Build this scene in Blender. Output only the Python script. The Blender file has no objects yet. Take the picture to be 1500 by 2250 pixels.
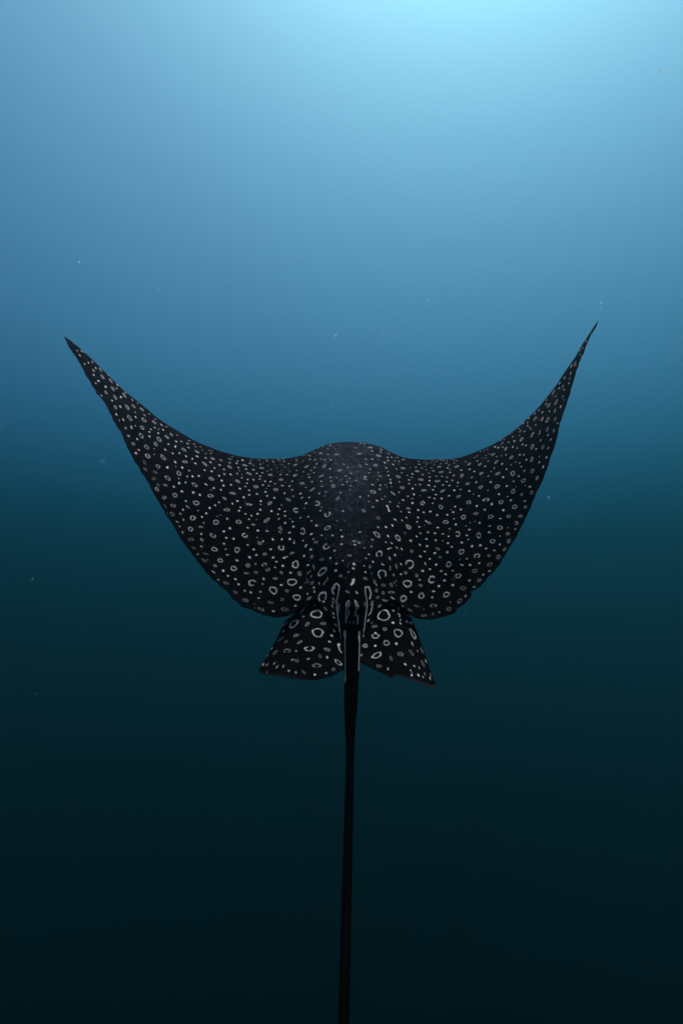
import bpy, math, random
import numpy as np
from mathutils import Vector

random.seed(4)
rng = np.random.default_rng(11)
R = math.radians
sc = bpy.context.scene
COL = sc.collection

# ------------------------------------------------------------------ camera
DEPTH, PITCH, LENS = 20.69, 9.92, 20.62
cam = bpy.data.objects.new('camera', bpy.data.cameras.new('camera'))
COL.objects.link(cam)
sc.camera = cam
cam.location = (0, 0, -DEPTH)
cam.rotation_euler = (R(90 + PITCH), 0, 0)
cam.data.sensor_fit = 'VERTICAL'
cam.data.sensor_height = 36
cam.data.lens = LENS
cam.data.clip_start = 0.02
cam.data.dof.use_dof = True
cam.data.dof.focus_distance = 1.66
cam.data.dof.aperture_fstop = 2.8
cam.data.clip_end = 6000

# ------------------------------------------------------------------ sky and sun
SUN_EL, SUN_AZ, SUN, SKY, EXPO = 74.0, 27.0, 4.30, 0.103, 1.07
w = bpy.data.worlds.new('World')
sc.world = w
w.use_nodes = True
bg = w.node_tree.nodes['Background']
sky = w.node_tree.nodes.new('ShaderNodeTexSky')
sky.sky_type = 'NISHITA'
sky.sun_disc = False
sky.dust_density = 3.0
sky.ozone_density = 3.21
sky.sun_elevation = R(SUN_EL)
sky.sun_rotation = R(SUN_AZ)
w.node_tree.links.new(sky.outputs[0], bg.inputs[0])
bg.inputs[1].default_value = SKY
sl = bpy.data.lights.new('sun', 'SUN')
sl.energy = SUN
sl.angle = R(0.5)
sl.color = (1.0, 0.874, 0.791)
so = bpy.data.objects.new('sun', sl)
COL.objects.link(so)
d = Vector((math.sin(R(SUN_AZ)) * math.cos(R(SUN_EL)), math.cos(R(SUN_AZ)) * math.cos(R(SUN_EL)), math.sin(R(SUN_EL))))
so.rotation_euler = d.to_track_quat('Z', 'Y').to_euler()
vs = sc.view_settings
vs.view_transform = 'Standard'
vs.look = 'None'
vs.exposure = EXPO
vs.gamma = 1
sc.cycles.volume_bounces = 4
sc.cycles.max_bounces = 12
sc.cycles.use_denoising = True

# ------------------------------------------------------------------ water and an added, unseen sea floor
WS = (0.0031, 0.0113, 0.0116)     # scattering per metre
WA = (0.0535, 0.0330, 0.0272)     # absorption per metre
WG = 0.865
FLOOR = 65.7


def link(o, **props):
    COL.objects.link(o)
    for k, v in props.items():
        o[k] = v
    return o


def mesh_object(name, verts, faces, mat, parent=None, **props):
    me = bpy.data.meshes.new(name)
    me.from_pydata(verts, [], faces)
    me.materials.append(mat)
    me.update()
    o = bpy.data.objects.new(name, me)
    o.parent = parent
    return link(o, **props)


m = bpy.data.materials.new('sea_water')
m.use_nodes = True
nt = m.node_tree
nt.nodes.clear()
out = nt.nodes.new('ShaderNodeOutputMaterial')
add = nt.nodes.new('ShaderNodeAddShader')
vsc = nt.nodes.new('ShaderNodeVolumeScatter')
vab = nt.nodes.new('ShaderNodeVolumeAbsorption')
k = max(WS)
vsc.inputs['Density'].default_value = k
vsc.inputs['Color'].default_value = (*[x / k for x in WS], 1)
vsc.inputs['Anisotropy'].default_value = WG
k = max(WA)
vab.inputs['Density'].default_value = k
vab.inputs['Color'].default_value = (*[1 - x / k for x in WA], 1)
nt.links.new(vsc.outputs[0], add.inputs[0])
nt.links.new(vab.outputs[0], add.inputs[1])
nt.links.new(add.outputs[0], out.inputs['Volume'])
RW = 1760
bot = -DEPTH - FLOOR
V = [(x, y, z) for x in (-RW, RW) for y in (-RW, RW) for z in (bot - 3, 0)]
F = [(0, 1, 3, 2), (4, 6, 7, 5), (0, 4, 5, 1), (2, 3, 7, 6), (0, 2, 6, 4), (1, 5, 7, 3)]
mesh_object('water', V, F, m, kind='structure')

m = bpy.data.materials.new('dark_added_floor')
m.use_nodes = True
nt = m.node_tree
b = nt.nodes['Principled BSDF']
b.inputs['Roughness'].default_value = 1
b.inputs['Specular IOR Level'].default_value = 0.1
nz = nt.nodes.new('ShaderNodeTexNoise')
nz.inputs['Scale'].default_value = 0.35
nz.inputs['Detail'].default_value = 6
rp = nt.nodes.new('ShaderNodeValToRGB')
rp.color_ramp.elements[0].color = (0.016, 0.018, 0.016, 1)
rp.color_ramp.elements[1].color = (0.026, 0.027, 0.024, 1)
tc = nt.nodes.new('ShaderNodeTexCoord')
nt.links.new(tc.outputs['Object'], nz.inputs['Vector'])
nt.links.new(nz.outputs[0], rp.inputs[0])
nt.links.new(rp.outputs[0], b.inputs['Base Color'])
n = 80
g = np.linspace(-1, 1, n)
g = np.sign(g) * np.abs(g) ** 2.2 * (RW - 1)
V = [(x, y, bot + 0.5 * math.sin(x * .11 + 1) * math.cos(y * .09) + .2 * math.sin(x * .4 + y * .3)) for y in g for x in g]
F = [(i * n + j, i * n + j + 1, (i + 1) * n + j + 1, (i + 1) * n + j) for i in range(n - 1) for j in range(n - 1)]
sf = mesh_object('added_seabed', V, F, m, kind='structure')  # unseen dark floor, added to darken the water looking down
sf.data.polygons.foreach_set('use_smooth', [True] * len(F))

# ------------------------------------------------------------------ lens geometry used to size the animal
FPX = 2250 * LENS / 36
SCALE = 0.70       # a ray of about 1.7 m span
cp, sp = math.cos(R(PITCH)), math.sin(R(PITCH))


def world(px, py, z):
    """photograph position (1500 x 2250) and distance along the view axis -> place in the sea"""
    px, py, z = np.asarray(px, float), np.asarray(py, float), np.asarray(z, float) * SCALE
    cx = (px - 750) / FPX * z
    cy = -(py - 1125) / FPX * z
    return np.stack([cx + 0 * z, cp * z - sp * cy, sp * z + cp * cy - DEPTH], -1)


# ------------------------------------------------------------------ skin pattern: every white mark, read off the animal
# tiles: (x0, y0, scale) then marks "x y length width angle kind"; kinds d dot, r ring, o filled oval, c open ring (gap angle after it)
TILES = []


def tile(x0, y0, s, txt):
    TILES.append((x0, y0, s, txt))


tile(280, 1000, 7.5, """340 15 90 55 35 r;590 35 110 60 50 r;283 117 85 40 60 of;297 233 75 45 50 of;507 185 70 55 30 r;460 280 80 40 30 of;438 385 65 50 0 of;507 492 65 35 45 of;487 560 85 50 40 r;627 495 75 35 15 o;660 203 55 40 20;665 378 105 65 35 r;790 115 60 35 45;800 187 20 18 0;850 300 85 65 50 r;905 205 55 35 50;950 110 95 50 15 o;850 384 30 20 40;853 460 48 42 0;767 521 50 32 30
960 450 40 25 40;987 352 40 28 50;1075 350 55 32 40;1020 255 30 25 20;1177 343 45 33 20;1110 488 100 60 30 r;1295 482 75 28 38;1385 390 100 55 30 o;1390 268 50 30 10;1275 248 50 25 35;1275 145 95 35 42 r;1435 213 35 25 35;1120 137 55 25 25;1070 62 35 25 20;967 17 45 25 25;1150 20 50 25 30;1290 47 45 25 40;1405 57 70 35 20 o;1370 118 45 25 30;1425 543 38 30 30 b;1380 572 25 18
1370 670 100 60 10 r;900 597 65 40 25;1087 615 50 40 20 b;1195 655 45 35 20 b;785 660 90 60 35 r;965 757 50 28 25;1133 788 100 75 15 r;755 832 90 55 10 r;610 700 65 50 10 r;612 822 36 14 60 f;640 852 36 14 50 f;993 852 70 35 35 o;918 900 42 32 30;1165 912 25 20;1447 827 40 28 25;1357 870 50 42 60;1300 960 55 35 -5;1230 1017 50 30 35;740 972 80 55 40 rf;873 965 55 35 20 f;1078 1035 95 75 15 r
925 1065 60 35 70 f;820 1097 75 25 20 f;860 1175 40 28 20 f;1257 1118 35 25 40 f;1460 1105 90 85 0 r;1210 1183 70 30 5 o;1043 1218 85 65 20 r;912 1273 50 35 80 f;1218 1300 40 35 20;1410 1325 115 65 30 c-60;1048 1390 95 55 5 rf;1228 1395 60 40 40 o;665 945 16 8 80 f;660 970 20 8 80 f""")
tile(460, 1000, 7.5, """195 85 75 14 38;170 163 50 25 20;335 195 80 40 30 o;340 65 60 28 20 of;380 25 40 14 25 f;335 127 45 18 15;450 135 35 22 20;468 97 35 16 15;242 235 40 22 20 b;480 207 45 20 30;493 255 28 14 10;585 167 75 33 15 o;547 83 60 18 15;670 137 60 14 15;690 75 40 9 5 f;680 100 25 10;728 168 35 11 5;820 80 60 9 5 f;840 150 40 12 5;860 212 80 28 5 o;605 230 55 17 10;725 240 55 19 15;652 303 85 38 20 o
460 305 40 22 60;537 318 30 18 0 f;780 300 32 20 10;873 292 35 18 10;945 265 16 8;960 262 20 12;1018 240 32 14 0;248 313 50 25 20;350 317 48 28 20;162 341 40 25 25;535 375 38 22 25;632 401 42 26 20;726 406 40 24 20;840 345 42 20 5;828 394 40 20 5;205 420 45 30 25 b;465 430 85 45 25 o;1005 325 75 32 0 o;918 432 32 24 0;1008 436 45 22 -15;620 463 30 24 0;235 500 40 32 20;357 490 48 26 20 b
595 517 40 20 5;503 552 55 28 20 b;765 521 75 50 0 o;882 493 40 24 0;980 505 36 22 0;937 547 35 14 0 f;1080 472 40 20 -5;1178 405 70 38 0 o;190 570 40 28 40 b;655 580 44 22 0;657 657 42 30 0;785 640 50 26 0 b;925 607 42 30 0;1095 568 80 48 5 r;952 671 38 24 -5;385 628 95 48 10 o;567 695 38 34 30;1070 705 42 28 -10 b;1203 503 50 24 0;1320 510 40 24 -20;1238 627 42 26 -30;1362 572 40 22 -10
1365 432 45 20 -20;1250 450 25 14 0 f;1410 333 70 38 -15 o;1172 320 45 16 0;1278 321 38 18 -5;1120 282 30 10 0 f;1200 282 25 10 0 f;1320 268 40 14 -20 f;1185 245 35 10 0 f;1300 230 25 12 0 f;1440 253 40 14 0;1415 160 65 26 -20 o;1245 200 30 12 0;1310 143 30 12 0;965 170 45 12 0 f;1080 165 38 12 0 f;890 128 30 12 0 f;950 100 40 8;1060 118 35 10;940 75 35 8;1045 92 25 8;1160 88 50 8 0 f;1175 150 45 10 0 f
1110 212 35 12 0 f;1210 165 25 8;1230 103 30 8;1435 100 25 10 -10;1430 70 30 10 -20;1130 65 30 7;1220 65 30 7;250 712 75 38 30 ob;463 757 48 34 10;160 777 38 28 40;382 800 42 30 30;590 768 20 15 0 f;655 812 105 38 5 ob;847 758 40 34 0;848 813 22 18 0 b;995 793 80 50 -40 o;1190 823 30 22 -20 f;1300 733 85 45 25 o;1380 677 28 18;1428 908 88 78 0 c0;1152 890 48 28 0;1245 927 38 26 -20;1023 922 48 32 -5;840 900 45 30 0
512 860 30 28 0 b;490 917 42 34 0;290 900 105 60 5 o;595 968 38 26 0;695 997 35 26 20;795 968 50 34 -10;1130 973 32 26 0 b;1247 1002 40 28 -10 b;1145 1050 40 24 -20;185 988 38 22 0 f;130 1010 25 20 0 f;293 1047 42 34 10;655 1055 42 26 0;778 1062 32 18 0 f;945 1072 120 50 -35 ob;1327 1050 35 20 -30 f;1370 1097 42 26 -25 b;1248 1118 42 30 -50 b;483 1100 90 65 10 r;722 1145 60 34 10 r;632 1197 48 28 25;1385 1180 48 36 -25 b
1160 1195 50 36 -40 o;1187 1225 40 24 80 o;1160 1268 52 28 50 o;340 1205 55 42 60;240 1257 55 38 0;800 1243 60 36 -5;950 1252 68 26 20;1320 1277 55 34 0;585 1320 95 75 0 cb-40;278 1363 45 32 0;400 1378 52 36 10;788 1356 22 18;1045 1388 55 40 50;1195 1387 40 35 -20 b;1325 1383 48 42 -20 b;240 1460 58 42 0 f;830 1450 75 52 20 o;885 1420 40 30 -60;632 1480 42 28 0;1395 1445 45 32 -60;1398 1410 18""")
tile(400, 1180, 7.5, """197 180 75 35 25 of;318 155 68 34 20 f;262 282 45 28 5 f;393 277 100 26 12 of;535 200 100 72 20 r;718 200 45 20 0;750 292 68 28 5;907 212 95 85 60 r;905 385 75 36 20;1180 205 50 34 5;1113 334 60 40 30;1225 297 52 34 5;1363 280 60 50 0 o;360 385 85 45 35 of;630 385 95 60 20 r;545 473 68 38 15 o;850 517 105 78 20 r;1085 467 78 62 0 o;1212 443 38 26 60;1355 455 85 55 -15 c80;1410 535 75 52 -10 c-130
678 555 58 42 20;1058 594 78 34 5 o;1217 582 60 42 0 o;518 575 105 30 35 f;757 640 42 28 -10;880 694 65 32 15;600 703 42 34 0 f;932 778 52 34 30;722 758 100 48 25 of;1155 753 130 100 0 c20;1345 690 60 38 60;1325 773 32 26;880 910 80 45 30 of;1033 885 45 40 0 f;1133 912 42 38 0;1290 902 52 42 0 f;1047 1042 105 62 20 of;1262 1006 60 36 0 f;1195 1102 24 14 0 f;1195 1172 30 12 0 f;1300 1190 100 55 20 cf110""")
tile(580, 1180, 7.5, """110 202 50 34;285 175 105 82 0 c-90;687 150 70 34 -50;770 205 58 38 -25;1025 157 115 90 -20 c-40;1160 225 50 26 -15;462 263 78 38 -15 o;1407 303 68 42 0 o;335 342 60 42 -10;382 322 30 20 -10 b;150 337 50 38 -20;660 310 52 44 -40;787 322 66 52 -60 o;947 372 72 44 -10 o;1093 346 55 34 -40;205 407 52 32 -10;180 498 32 28 0;310 475 50 44 0;518 452 128 112 -50 rb;723 462 66 28 -20;817 495 80 32 80 o
1190 437 42 38 0;1297 388 32 26 0 b;1375 485 15 12;1390 575 26 24 0 b;1480 445 60 45 50;1470 517 70 40 20;285 585 55 46 60 o;437 588 50 40 -10;585 603 85 58 80 o;720 595 50 16 -65;757 565 45 15 -65;775 648 50 14 -70;705 700 50 9 70;725 740 50 8 -60;685 755 25 10;958 567 192 112 -48 rb;1180 552 68 44 -20;1260 642 58 46 0 o;1345 675 12;187 683 82 42 0 o;460 743 155 125 0 rb;283 790 48 38 0
792 755 66 48 -45 o;905 762 50 26 80;1045 690 70 35 -80 o;990 765 60 34 -55 o;1018 725 50 14 -55;152 877 140 118 60 r;378 885 70 46 30 o;603 833 58 44 -20;822 830 45 30;822 870 50 12 80;828 905 40 26;715 935 45 22 -65;540 995 125 105 30 r;742 1010 85 46 -35 o;962 988 190 135 -62 cb85;980 1065 45 38;300 1028 62 48 -20 of;107 1078 100 46 5 of;517 1133 60 38 -10 f;838 1122 60 42 0;1003 1180 75 36 40 o
720 1105 60 30 -60;865 1270 208 135 5 rb;155 1222 60 42 0 f;342 1192 135 62 12 rf;643 1307 66 48 0 f;343 1435 105 34 -42 rb;490 1430 185 115 -40 r;712 1435 95 55 -50 o;975 1425 92 54 0 o""")
tile(640, 1000, 7.5, """195 85 30 10 -20;180 110 20 10;305 70 40 14 -30;390 77 60 16 -35;305 10 40 10 -20;485 62 25 12;545 80 35 15 -10;648 77 36 22 -10;415 145 42 20 -50;250 188 75 30 -35 o;383 202 30 24;543 180 75 45 -45 o;735 140 35 14 -10 f;865 150 42 16 0;930 202 30 12 -30;770 175 25 10 0 f;638 225 52 18 -20;795 250 72 36 -10 o;1010 193 30 12 0 f;1132 180 62 42 15 of;1237 152 50 16 15;1227 65 32 18 20;1332 63 38 20 5 b;1385 165 70 38 0 o
1440 15 70 35 20 o;1428 75 25 15 0 f;1297 233 38 16 25;1280 290 38 16 15;1430 285 30 14 10;985 300 42 16 10;325 252 36 16 -15;200 275 32 16;280 313 36 16 -10;370 290 30 18 0 b;460 287 15 10 0 f;493 342 80 34 -15 o;293 365 46 20 -10;178 355 20 12 0 f;898 346 55 14 -10;643 366 42 18 -10 b;750 372 25 12;818 408 32 12 -5;960 380 36 16;1065 420 40 14 5;917 440 42 14 0 b;652 424 28 18 -10;490 432 46 18 -15;340 436 40 22 -15;180 465 75 42 -5 r
430 418 15 10 0 f;843 490 38 16 -10 b;975 505 42 16 0;1335 488 55 18 5;1465 495 55 18 25;1423 405 38 12 20;1455 345 80 40 25 of;1215 355 55 24 5;1215 392 65 24 15 o;690 508 75 55 0 o;505 514 38 18 -10;240 533 34 16 -5;345 565 100 34 -35 o;965 565 38 20 0 f;570 607 34 18 -10;460 632 50 20 -30 b;810 620 36 20;150 635 48 28 -10;1343 604 105 55 15 rb;1268 670 34 20 15 b;1132 688 42 18 0 b;1455 562 45 22 25;1410 750 50 30 15 b
1490 725 40 22 20;1277 765 34 18 10 b;547 672 45 20 -30 f;175 702 52 24 -40;293 697 44 22 -40 b;762 715 75 45 -30 o;243 793 48 32 -50;425 795 80 88 0 c180;497 856 26 16 0 b;478 916 46 22 -20 b;632 882 35 14 0 f;217 877 44 20 -20 f;850 920 48 20 -15 b;1343 854 48 24 10;1190 915 75 46 40 o;1430 1035 70 55 0 of;595 975 108 75 -30 c-110;277 1015 46 22 -20 b;147 1032 46 22 -50;333 1082 42 24 -25;745 1080 36 16 -5 b
880 1085 38 20 0 f;1247 1110 24 14 0 f;1427 1187 50 24 40 b;593 1200 118 66 -30 r;413 1160 54 38 -30;815 1237 34 24;1128 1265 58 26 -5;185 1255 90 112 0 c190;330 1300 66 36 -35;500 1323 44 26 -5;678 1323 38 30 0 b;833 1342 54 38 -20;573 1377 30 16 -20 f;360 1382 34 24 -20 b;997 1307 26 18 0 f;1407 1308 140 72 38 rb;402 1433 68 42 -5 o;192 1408 52 26 -40;1335 1395 50 26 35;825 1467 58 28 -10;245 1480 45 26 -40;1075 1432 130 52 15 c100;1045 1478 60 24 10""")
tile(560, 950, 3.75, """620 108 20 6 -10;560 115 18 5 -20;520 130 14 4 -25;600 132 16 5 -10;655 130 13 5;660 150 15 5;543 172 30 17 -10 o;602 181 16 8;672 182 32 17 0 o;500 165 14 4;480 162 12 4;452 190 13 5;430 185 12 4;400 190 20 5 -20;860 176 38 16 0 o;827 127 12 5;900 95 18 4 10;950 125 34 12 5 o;965 153 20 8 5 b;915 152 13 5;1018 192 36 22 15 o;1040 143 34 7 30;1035 162 28 7 15;1100 175 22 6 30;1125 205 16 5 35;1090 207 15 7 20;947 180 10 6;870 90 20 4 5""")
tile(130, 690, 4.2857, """145 275 35 8 40;172 345 20 10 50;212 348 20 12 30;232 358 20 8 40;197 390 30 14 40;295 405 30 6 50;242 470 26 12 50;278 458 30 12 55;315 450 30 8 60;325 530 44 12 50;347 508 24 12 55;390 522 45 16 55 o;327 573 24 16 40;410 592 52 22 50 o;372 630 26 20 50;347 652 26 12 45;460 572 40 6 50;488 628 50 18 50 o;440 685 28 20 45;507 702 50 24 52 o;550 668 50 8 50;543 700 16 12;442 738 40 22 50 o;402 768 18 14 40;530 785 50 24 52 o
583 782 24 20 40;615 765 55 18 52 o;500 815 28 14 40;532 877 46 26 50 o;578 872 40 18 52;643 878 58 26 55 r;702 868 44 18 45 o;690 808 40 8 48;625 740 30 8 48;740 840 24 6 50;780 897 50 16 42 o;718 925 20 10 45;722 970 26 16 50;665 977 62 34 55 r;605 995 36 16 52;540 945 34 16 55;568 1000 18 10 30;800 998 55 30 45 r;850 940 20 8 40;805 952 40 8 40;895 1018 46 20 38 o;908 990 26 6 40;965 1043 44 10 42;1010 1060 20 8 30;783 1070 42 28 40 r;718 1052 12 10 0 b
683 1067 42 18 75;628 1073 34 12 50;655 1148 40 16 25;737 1178 32 18 45;775 1145 60 34 52 r;852 1110 20 14 30;865 1085 24 12 20;852 1152 24 18 30;935 1122 22 16;902 1070 22 12 30;940 1085 12;980 1090 26 14 40;1015 1158 48 24 38 o;942 1180 60 34 42 r;1058 1135 34 18 35 o;1113 1140 16 8;1103 1200 26 16 35;1152 1200 26 10 20;1210 1218 30 10 20;1225 1192 20 8;910 1225 42 30 40 o;1030 1224 20 14;825 1252 56 34 48 r;1000 1277 30 18 38;1095 1248 18 28 0
1175 1277 58 24 30 o;1220 1258 34 10 15;1285 1250 20 8;1300 1297 46 20 30 o;1070 1312 28 14 35;1133 1310 20 16;1195 1337 24 12 15;1255 1362 22 14;1302 1342 30 12 20;1380 1316 18 8;1430 1313 18 7;1350 1280 16 7;1415 1283 16 6;700 1222 36 26 30 o;752 1280 32 18 20;725 1310 34 22 40;895 1268 14 10;897 1322 14 10;835 1337 50 38 40 r;1270 1225 22 5 30;1330 1250 18 5 25;1440 1290 16 4 15""")
tile(1080, 680, 5.5556, """1150 385 50 8 -62;1105 470 38 10 -65;1075 500 44 8 -62;1075 550 34 10 -65;1012 660 55 14 -65 o;1022 685 24 8 -65;968 690 70 14 -63;960 780 50 14 -65;948 845 55 8 -58;885 835 60 14 -62;905 775 20 8 -60 f;938 903 22 20;825 900 38 14 -58;865 935 40 14 -65;820 960 45 14 -62;880 980 34 14 -70;855 970 30 8 -65;750 1010 70 18 -62 o;750 1065 18 10 -60 f;780 1058 44 10 -58;865 1062 36 22 -65 o;880 1103 14 12 0 b;783 1130 80 24 -65 o
668 1105 30 10 -55;660 1155 44 12 -65;695 1168 62 26 -62 o;838 1185 50 18 -68;768 1235 55 20 -78 o;700 1243 34 16 75;575 1230 40 10 -50;615 1255 34 16 -62;523 1270 40 12 -60;528 1330 66 22 -55 o;568 1335 16 8 -50;612 1338 58 26 -65 r;677 1348 80 30 -65 r;770 1338 48 26 -65 r;800 1388 22 16;533 1408 30 14 -70;450 1328 30 12 -50;435 1380 36 10 -50;380 1390 34 10 -45;435 1418 26 16 -50;475 1457 34 12 -60;398 1488 30 12 -55;457 1437 14;330 1455 24 10 -45
345 1485 40 18 -50 o;257 1550 24 14 -45;675 1462 68 26 -70 o;755 1478 60 16 -78;585 1490 70 12 -85;575 1520 26 12 -30 b;492 1528 75 26 -58 o;683 1533 30 20 -50 b;593 1597 36 18 -60;718 1588 36 20 -60;360 1583 64 28 -52 r;335 1540 22 8 -50;272 1605 30 16 -45;203 1620 26 14 -45;150 1588 22 8 -40;110 1595 30 8 -40;130 1627 26 8 -40;40 1678 40 10 -40;80 1687 34 12 -40;135 1680 24 10;168 1703 44 20 -45 o;255 1677 26 18 -50 b
372 1648 24 18 -55 b;415 1658 26 20 -55 b;307 1692 22 14 -30 b;493 1675 74 36 -62 r;538 1705 36 18 -55 b;620 1680 58 32 -62 r;687 1690 46 16 -60;610 1140 40 6 -55;690 1040 30 5 -55;790 910 30 5 -57;990 590 30 5 -60;500 1260 30 5 -50;380 1370 26 5 -48;250 1500 26 6 -45 f;220 1520 26 6 -42 f""")
tile(880, 960, 3.947, """783 150 24 6 -35;750 110 14 5 -30;720 120 12 4 -30;760 145 14 5 -30;690 130 14 4 -25;840 95 20 7 -35;815 85 22 6 -35;880 90 14 6 -40;867 70 12 5 -35;885 50 16 5 -40;910 100 34 16 -45 o;935 45 16 6 -45;970 85 18 9 -50;983 40 22 8 -50;1135 195 44 24 -68 r;1200 170 20 8 -45;1262 178 18 22 0;1200 220 22 16 -60;1233 260 34 16 -75;1088 198 18 14 0 b;1065 155 14;1030 155 18 12 0 b;995 218 16 8;1030 225 14 10 0 b;958 176 40 24 -50 o;912 155 22 10 -50;830 170 18 8 -35;870 162 12 5 -30;826 218 38 20 -45 o;878 234 20 14 -40;757 210 20 8 -35
802 153 34 14 -45 o;738 187 14 6 -30;710 183 12 5 -20;735 162 12 4 -30;660 165 18 6 -10;685 238 30 18 -35 o;730 255 22 12 -10;663 208 20 8 -30;640 180 14 5 -20;592 235 32 16 -30 o;560 215 18 6 -20;597 280 24 10 -15;637 300 24 10 -25;697 316 34 22 -30 o;808 271 20 8 -20;783 300 14 8;840 318 44 24 -25 o;916 280 26 12 -70;970 317 46 34 -60 r;1140 294 38 26 -60 r;1070 293 24 12 -30;1043 258 16 12 0 b;956 240 12 8;1022 340 20 14 -30 b;1180 357 40 24 -70 r;886 349 24 16 -30 b;758 340 20 8 -20
616 350 20 10 -30;580 405 40 22 -15 o;653 393 22 14 -20;778 392 20 16 0 b;977 385 18 12;1062 379 42 30 -40 r;1118 432 30 16 -15;1133 482 34 26 -60 r;1047 500 28 20 -50 o;1078 422 12 10;998 432 8 8 0 b;918 426 22 16 -40;834 430 46 30 -20 r;692 436 42 26 -30 r;755 463 18 8;594 469 20 16 0 b;630 495 16 10 0 f;677 512 20 16;850 496 22 16 0 b;925 517 14 10 0 b;973 472 44 32 -50 r;953 549 24 18;1073 557 26 16 -10;1080 608 28 22 -50 o;738 545 55 32 -10 cb90;590 567 38 32 10 r;788 583 20 26;868 565 40 32 -40 r
987 606 42 36 -30 r;658 599 22 20 0 b;727 631 24 16;655 664 36 24 -5 o;632 665 10 8;888 635 30 20 -15;778 692 48 32 -15 r;935 689 34 26 -20 r;1037 686 32 24 -20 o;863 708 28 14;998 746 36 30 0 c180;683 745 22 18 0 b;600 745 12 10;642 732 14 8;565 772 14 10;594 804 26 18;770 773 28 16 -10 b;858 787 44 38 0 r;928 787 14 10 0 f;992 800 24 14 0 f;925 840 36 24 -10 o;766 827 26 18 0 b;858 860 14 12 0 b;675 854 52 38 -80 r;572 854 22 16;585 890 16 14;796 905 48 34 0 r;858 932 22 18;935 903 34 28 -50 r
617 948 30 26;689 940 28 24;739 968 24 18;442 953 24 16;403 1000 24 26;525 996 50 44 -60 r;810 984 34 18 10 f;898 974 34 22 -50 o;660 1032 56 38 -10 c95;763 1030 30 20 0 o;845 1041 40 30 -50 r;572 1056 20 14;513 1064 14 12 0 f;415 1105 50 44 -40 r;530 1110 40 20 20;600 1110 26 18;680 1095 24 18;770 1105 46 30 -20 rf;449 1160 24 14;498 1205 50 42 0 r;640 1162 46 34 0 rf;768 1163 30 18 0 f;715 1195 26 18 0 f;593 1245 28 26 0 f;680 1244 40 28 -20 of;450 1285 30 24
540 1311 52 34 -5 rf;635 1301 32 18 0 f;560 1380 24 26 0 f;430 1433 14 12 0 f;510 1423 44 34 -45 rf;415 1492 44 28 -10 rf;611 1345 8 8 0 b;395 1367 58 46 -40 r;388 1191 28 18 -10""")
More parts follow.
